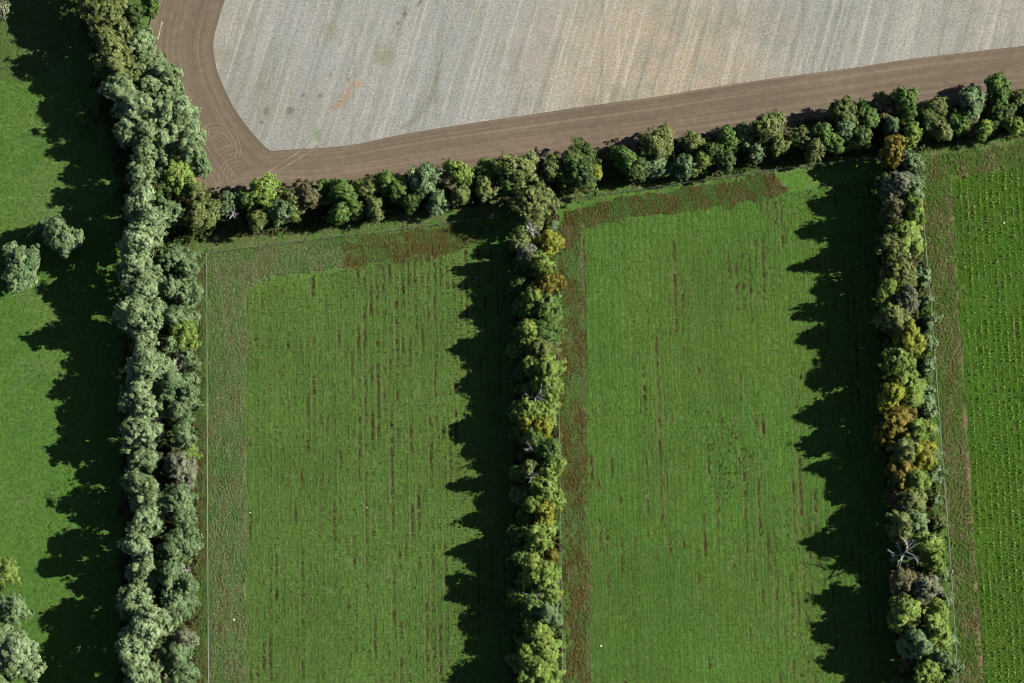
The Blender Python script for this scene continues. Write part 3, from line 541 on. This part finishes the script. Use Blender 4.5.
file('shrub', SM, 3.2, 'the shrubs beside the middle fence', 'shrubs beside the middle fence', noun='shrub', name='shrub')

# bare dead trees: pale trunk and pale branches
def dead_meshes(seed):
    r = np.random.default_rng(seed); H = 10.0; zz = np.linspace(-.2, H * .75, 6)
    tv, tf = tube(np.column_stack([.2 * np.sin(zz), .15 * np.cos(zz * .7), zz]), .24 * (1 - zz / H * .9), 7); brs = []
    for k in range(11):
        z0 = r.uniform(2.5, 7.3); az = k * 2.4 + r.uniform(-.4, .4); L = r.uniform(2.2, 3.8); up = r.uniform(.5, 1.3)
        k0 = np.array([.2 * math.sin(z0), .15 * math.cos(z0 * .7), z0]); d = np.array([math.cos(az), math.sin(az), up]); d /= np.linalg.norm(d)
        e = k0 + d * L; m = (k0 + e) / 2 + r.normal(0, .2, 3); parts = [tube([k0, m, e], [.13, .085, .03], 5)]
        for q in range(5):
            s = r.uniform(.35, .95); b0 = k0 + (e - k0) * s + (m - (k0 + e) / 2) * (1 - abs(2 * s - 1)); dd = d + r.normal(0, .55, 3); dd /= np.linalg.norm(dd)
            parts.append(tube([b0, b0 + dd * r.uniform(.6, 1.5)], [.055, .02], 4))
        v, f = join(parts); brs.append(mesh_np('branch', v, f, PALE, smooth=True))
    return mesh_np('trunk', tv, tf, PALE, smooth=True), brs
DEAD = [dead_meshes(900 + i) for i in range(4)]
for i, (px, py, h, s, lab) in enumerate([(905, 552, 17, 1.25, 'large bare white-branched dead tree low in the right belt'), (925, 588, 14, .9, 'small bare tree just below the large dead one in the right belt'), (893, 206, 15, 1.0, 'bare pale tree below the ochre tree in the right belt'), (907, 512, 14, .7, 'small dead tree between crowns in the right belt'),
        (536, 397, 14, 1.0, 'forked white dead tree halfway down the middle belt'), (533, 231, 12, .8, 'grey leafless tree below the top of the middle belt'), (531, 448, 13, .8, 'grey dead tree below the yellow crown in the middle belt'), (533, 476, 13, .8, 'pale snag in the middle belt under the dark gap'), (535, 595, 13, .8, 'small dark-limbed dead tree low in the middle belt'),
        (233, 214, 7, .6, 'small white snag standing in the hedge near its left end'), (492, 186, 8, .5, 'white snag in the hedge beside the middle belt'), (545, 160, 10, .45, 'thin dead spire above the hedge right of the middle belt'), (447, 180, 10, .7, 'bare leaning tree in the hedge left of the middle belt'),
        (176, 367, 12, .9, 'dead tree with white limbs in the eastern file of the left belt'), (183, 478, 12, .7, 'forked pale snag below the lime crown in the left belt'), (187, 572, 13, .6, 'leaning white snag low in the left belt'), (172, 682, 12, .8, 'white dead tree at the foot of the left belt'), (14, 270, 8, .5, 'bare grey branches inside the wide meadow tree'), (965, 118, 8, .5, 'short pale snag in the hedge right of the right belt')]):
    b = P(px, py, h * .6); o = link('dead_tree', None, label=lab, category='dead tree', group='bare dead trees'); o.location = (b[0], b[1], 0); o.rotation_euler = (0, 0, i * 1.3); o.scale = (s, s, h / 10.0)
    tm, bm = DEAD[i % 4]; link('trunk', tm, o)
    for q in bm: link('branch', q, o)

# ------------------------------------------------------------------ fences
def fence(path, label, rail_r, step, mat):
    pts = [P(a, b) for a, b in path]; o = link('field_fence', None, label=label, category='fence', group='field fences'); o.location = pts[0]
    base = pts[0]; q = spline([p[:2] - base[:2] for p in pts], step); bm = tube([(0, 0, -.2), (0, 0, 1.55)], [.07, .06], 6)
    cap = np.array([[6, 7, 8, 9], [6, 9, 10, 11]]); post = mesh_np('post', bm[0], np.concatenate([bm[1], cap]), POST)
    for a, b in q: link('post', post, o).location = (a, b, 0)
    for z, rd in ((1.45, rail_r), (1.0, .02), (.5, .02)):
        v, f = tube(np.column_stack([q, np.full(len(q), z)]), [rd] * len(q), 5); link('rail' if z > 1.4 else 'wire', mesh_np('rail', v, f, mat), o)
fence([(207, 255), (207.5, 400), (208, 540), (209, 705)], 'pale rail fence along the left edge of the left field', .04, 5.0, RAIL)
fence([(209, 254), (260, 247.5), (345, 237), (420, 228), (520, 214)], 'thin dark fence across the top of the left field', .035, 5.0, WIRE)
fence([(556, 201), (558, 330), (560, 480), (563, 705)], 'pale rail fence beside the middle belt', .04, 5.0, RAIL)
fence([(557, 200), (590, 197), (640, 191), (700, 182), (775, 171), (880, 158)], 'thin dark fence across the top of the middle field', .035, 5.0, WIRE)
fence([(917, 154), (923, 220), (931, 310), (940, 430), (950, 560), (959, 705)], 'rail fence beside the right belt', .035, 5.0, RAIL)

# ------------------------------------------------------------------ small things lying about
def stone_mesh(seed):
    r = np.random.default_rng(seed); V = []; Fc = []
    for i in range(5):
        for k in range(8):
            a = 2 * math.pi * k / 8; ph = math.pi * i / 4; s = r.uniform(.8, 1.15); V.append((math.sin(ph) * math.cos(a) * s, math.sin(ph) * math.sin(a) * s * .8, math.cos(ph) * .55))
    for i in range(4):
        for k in range(8): Fc.append((i * 8 + k, (i + 1) * 8 + k, (i + 1) * 8 + (k + 1) % 8, i * 8 + (k + 1) % 8))
    return mesh_np('stone', V, Fc, STONE, smooth=True)
for i, (px, py, s, lab) in enumerate([(601, 646, .3, 'small white stone low in the middle field'), (234, 620, .32, 'pale stone on the rough left field margin'), (1004, 223, .3, 'pale stone near the top of the right field'), (250, 513, .22, 'little pale stone at the edge of the left field'), (367, 508, .17, 'tiny white stone among the left field rows'), (651, 422, .17, 'tiny pale stone among the middle field rows')]):
    o = link('stone', stone_mesh(50 + i), label=lab, category='stone', group='stones in the fields'); q = P(px, py); o.location = (q[0], q[1], .05 + .3 * s); o.scale = (s, s, s)
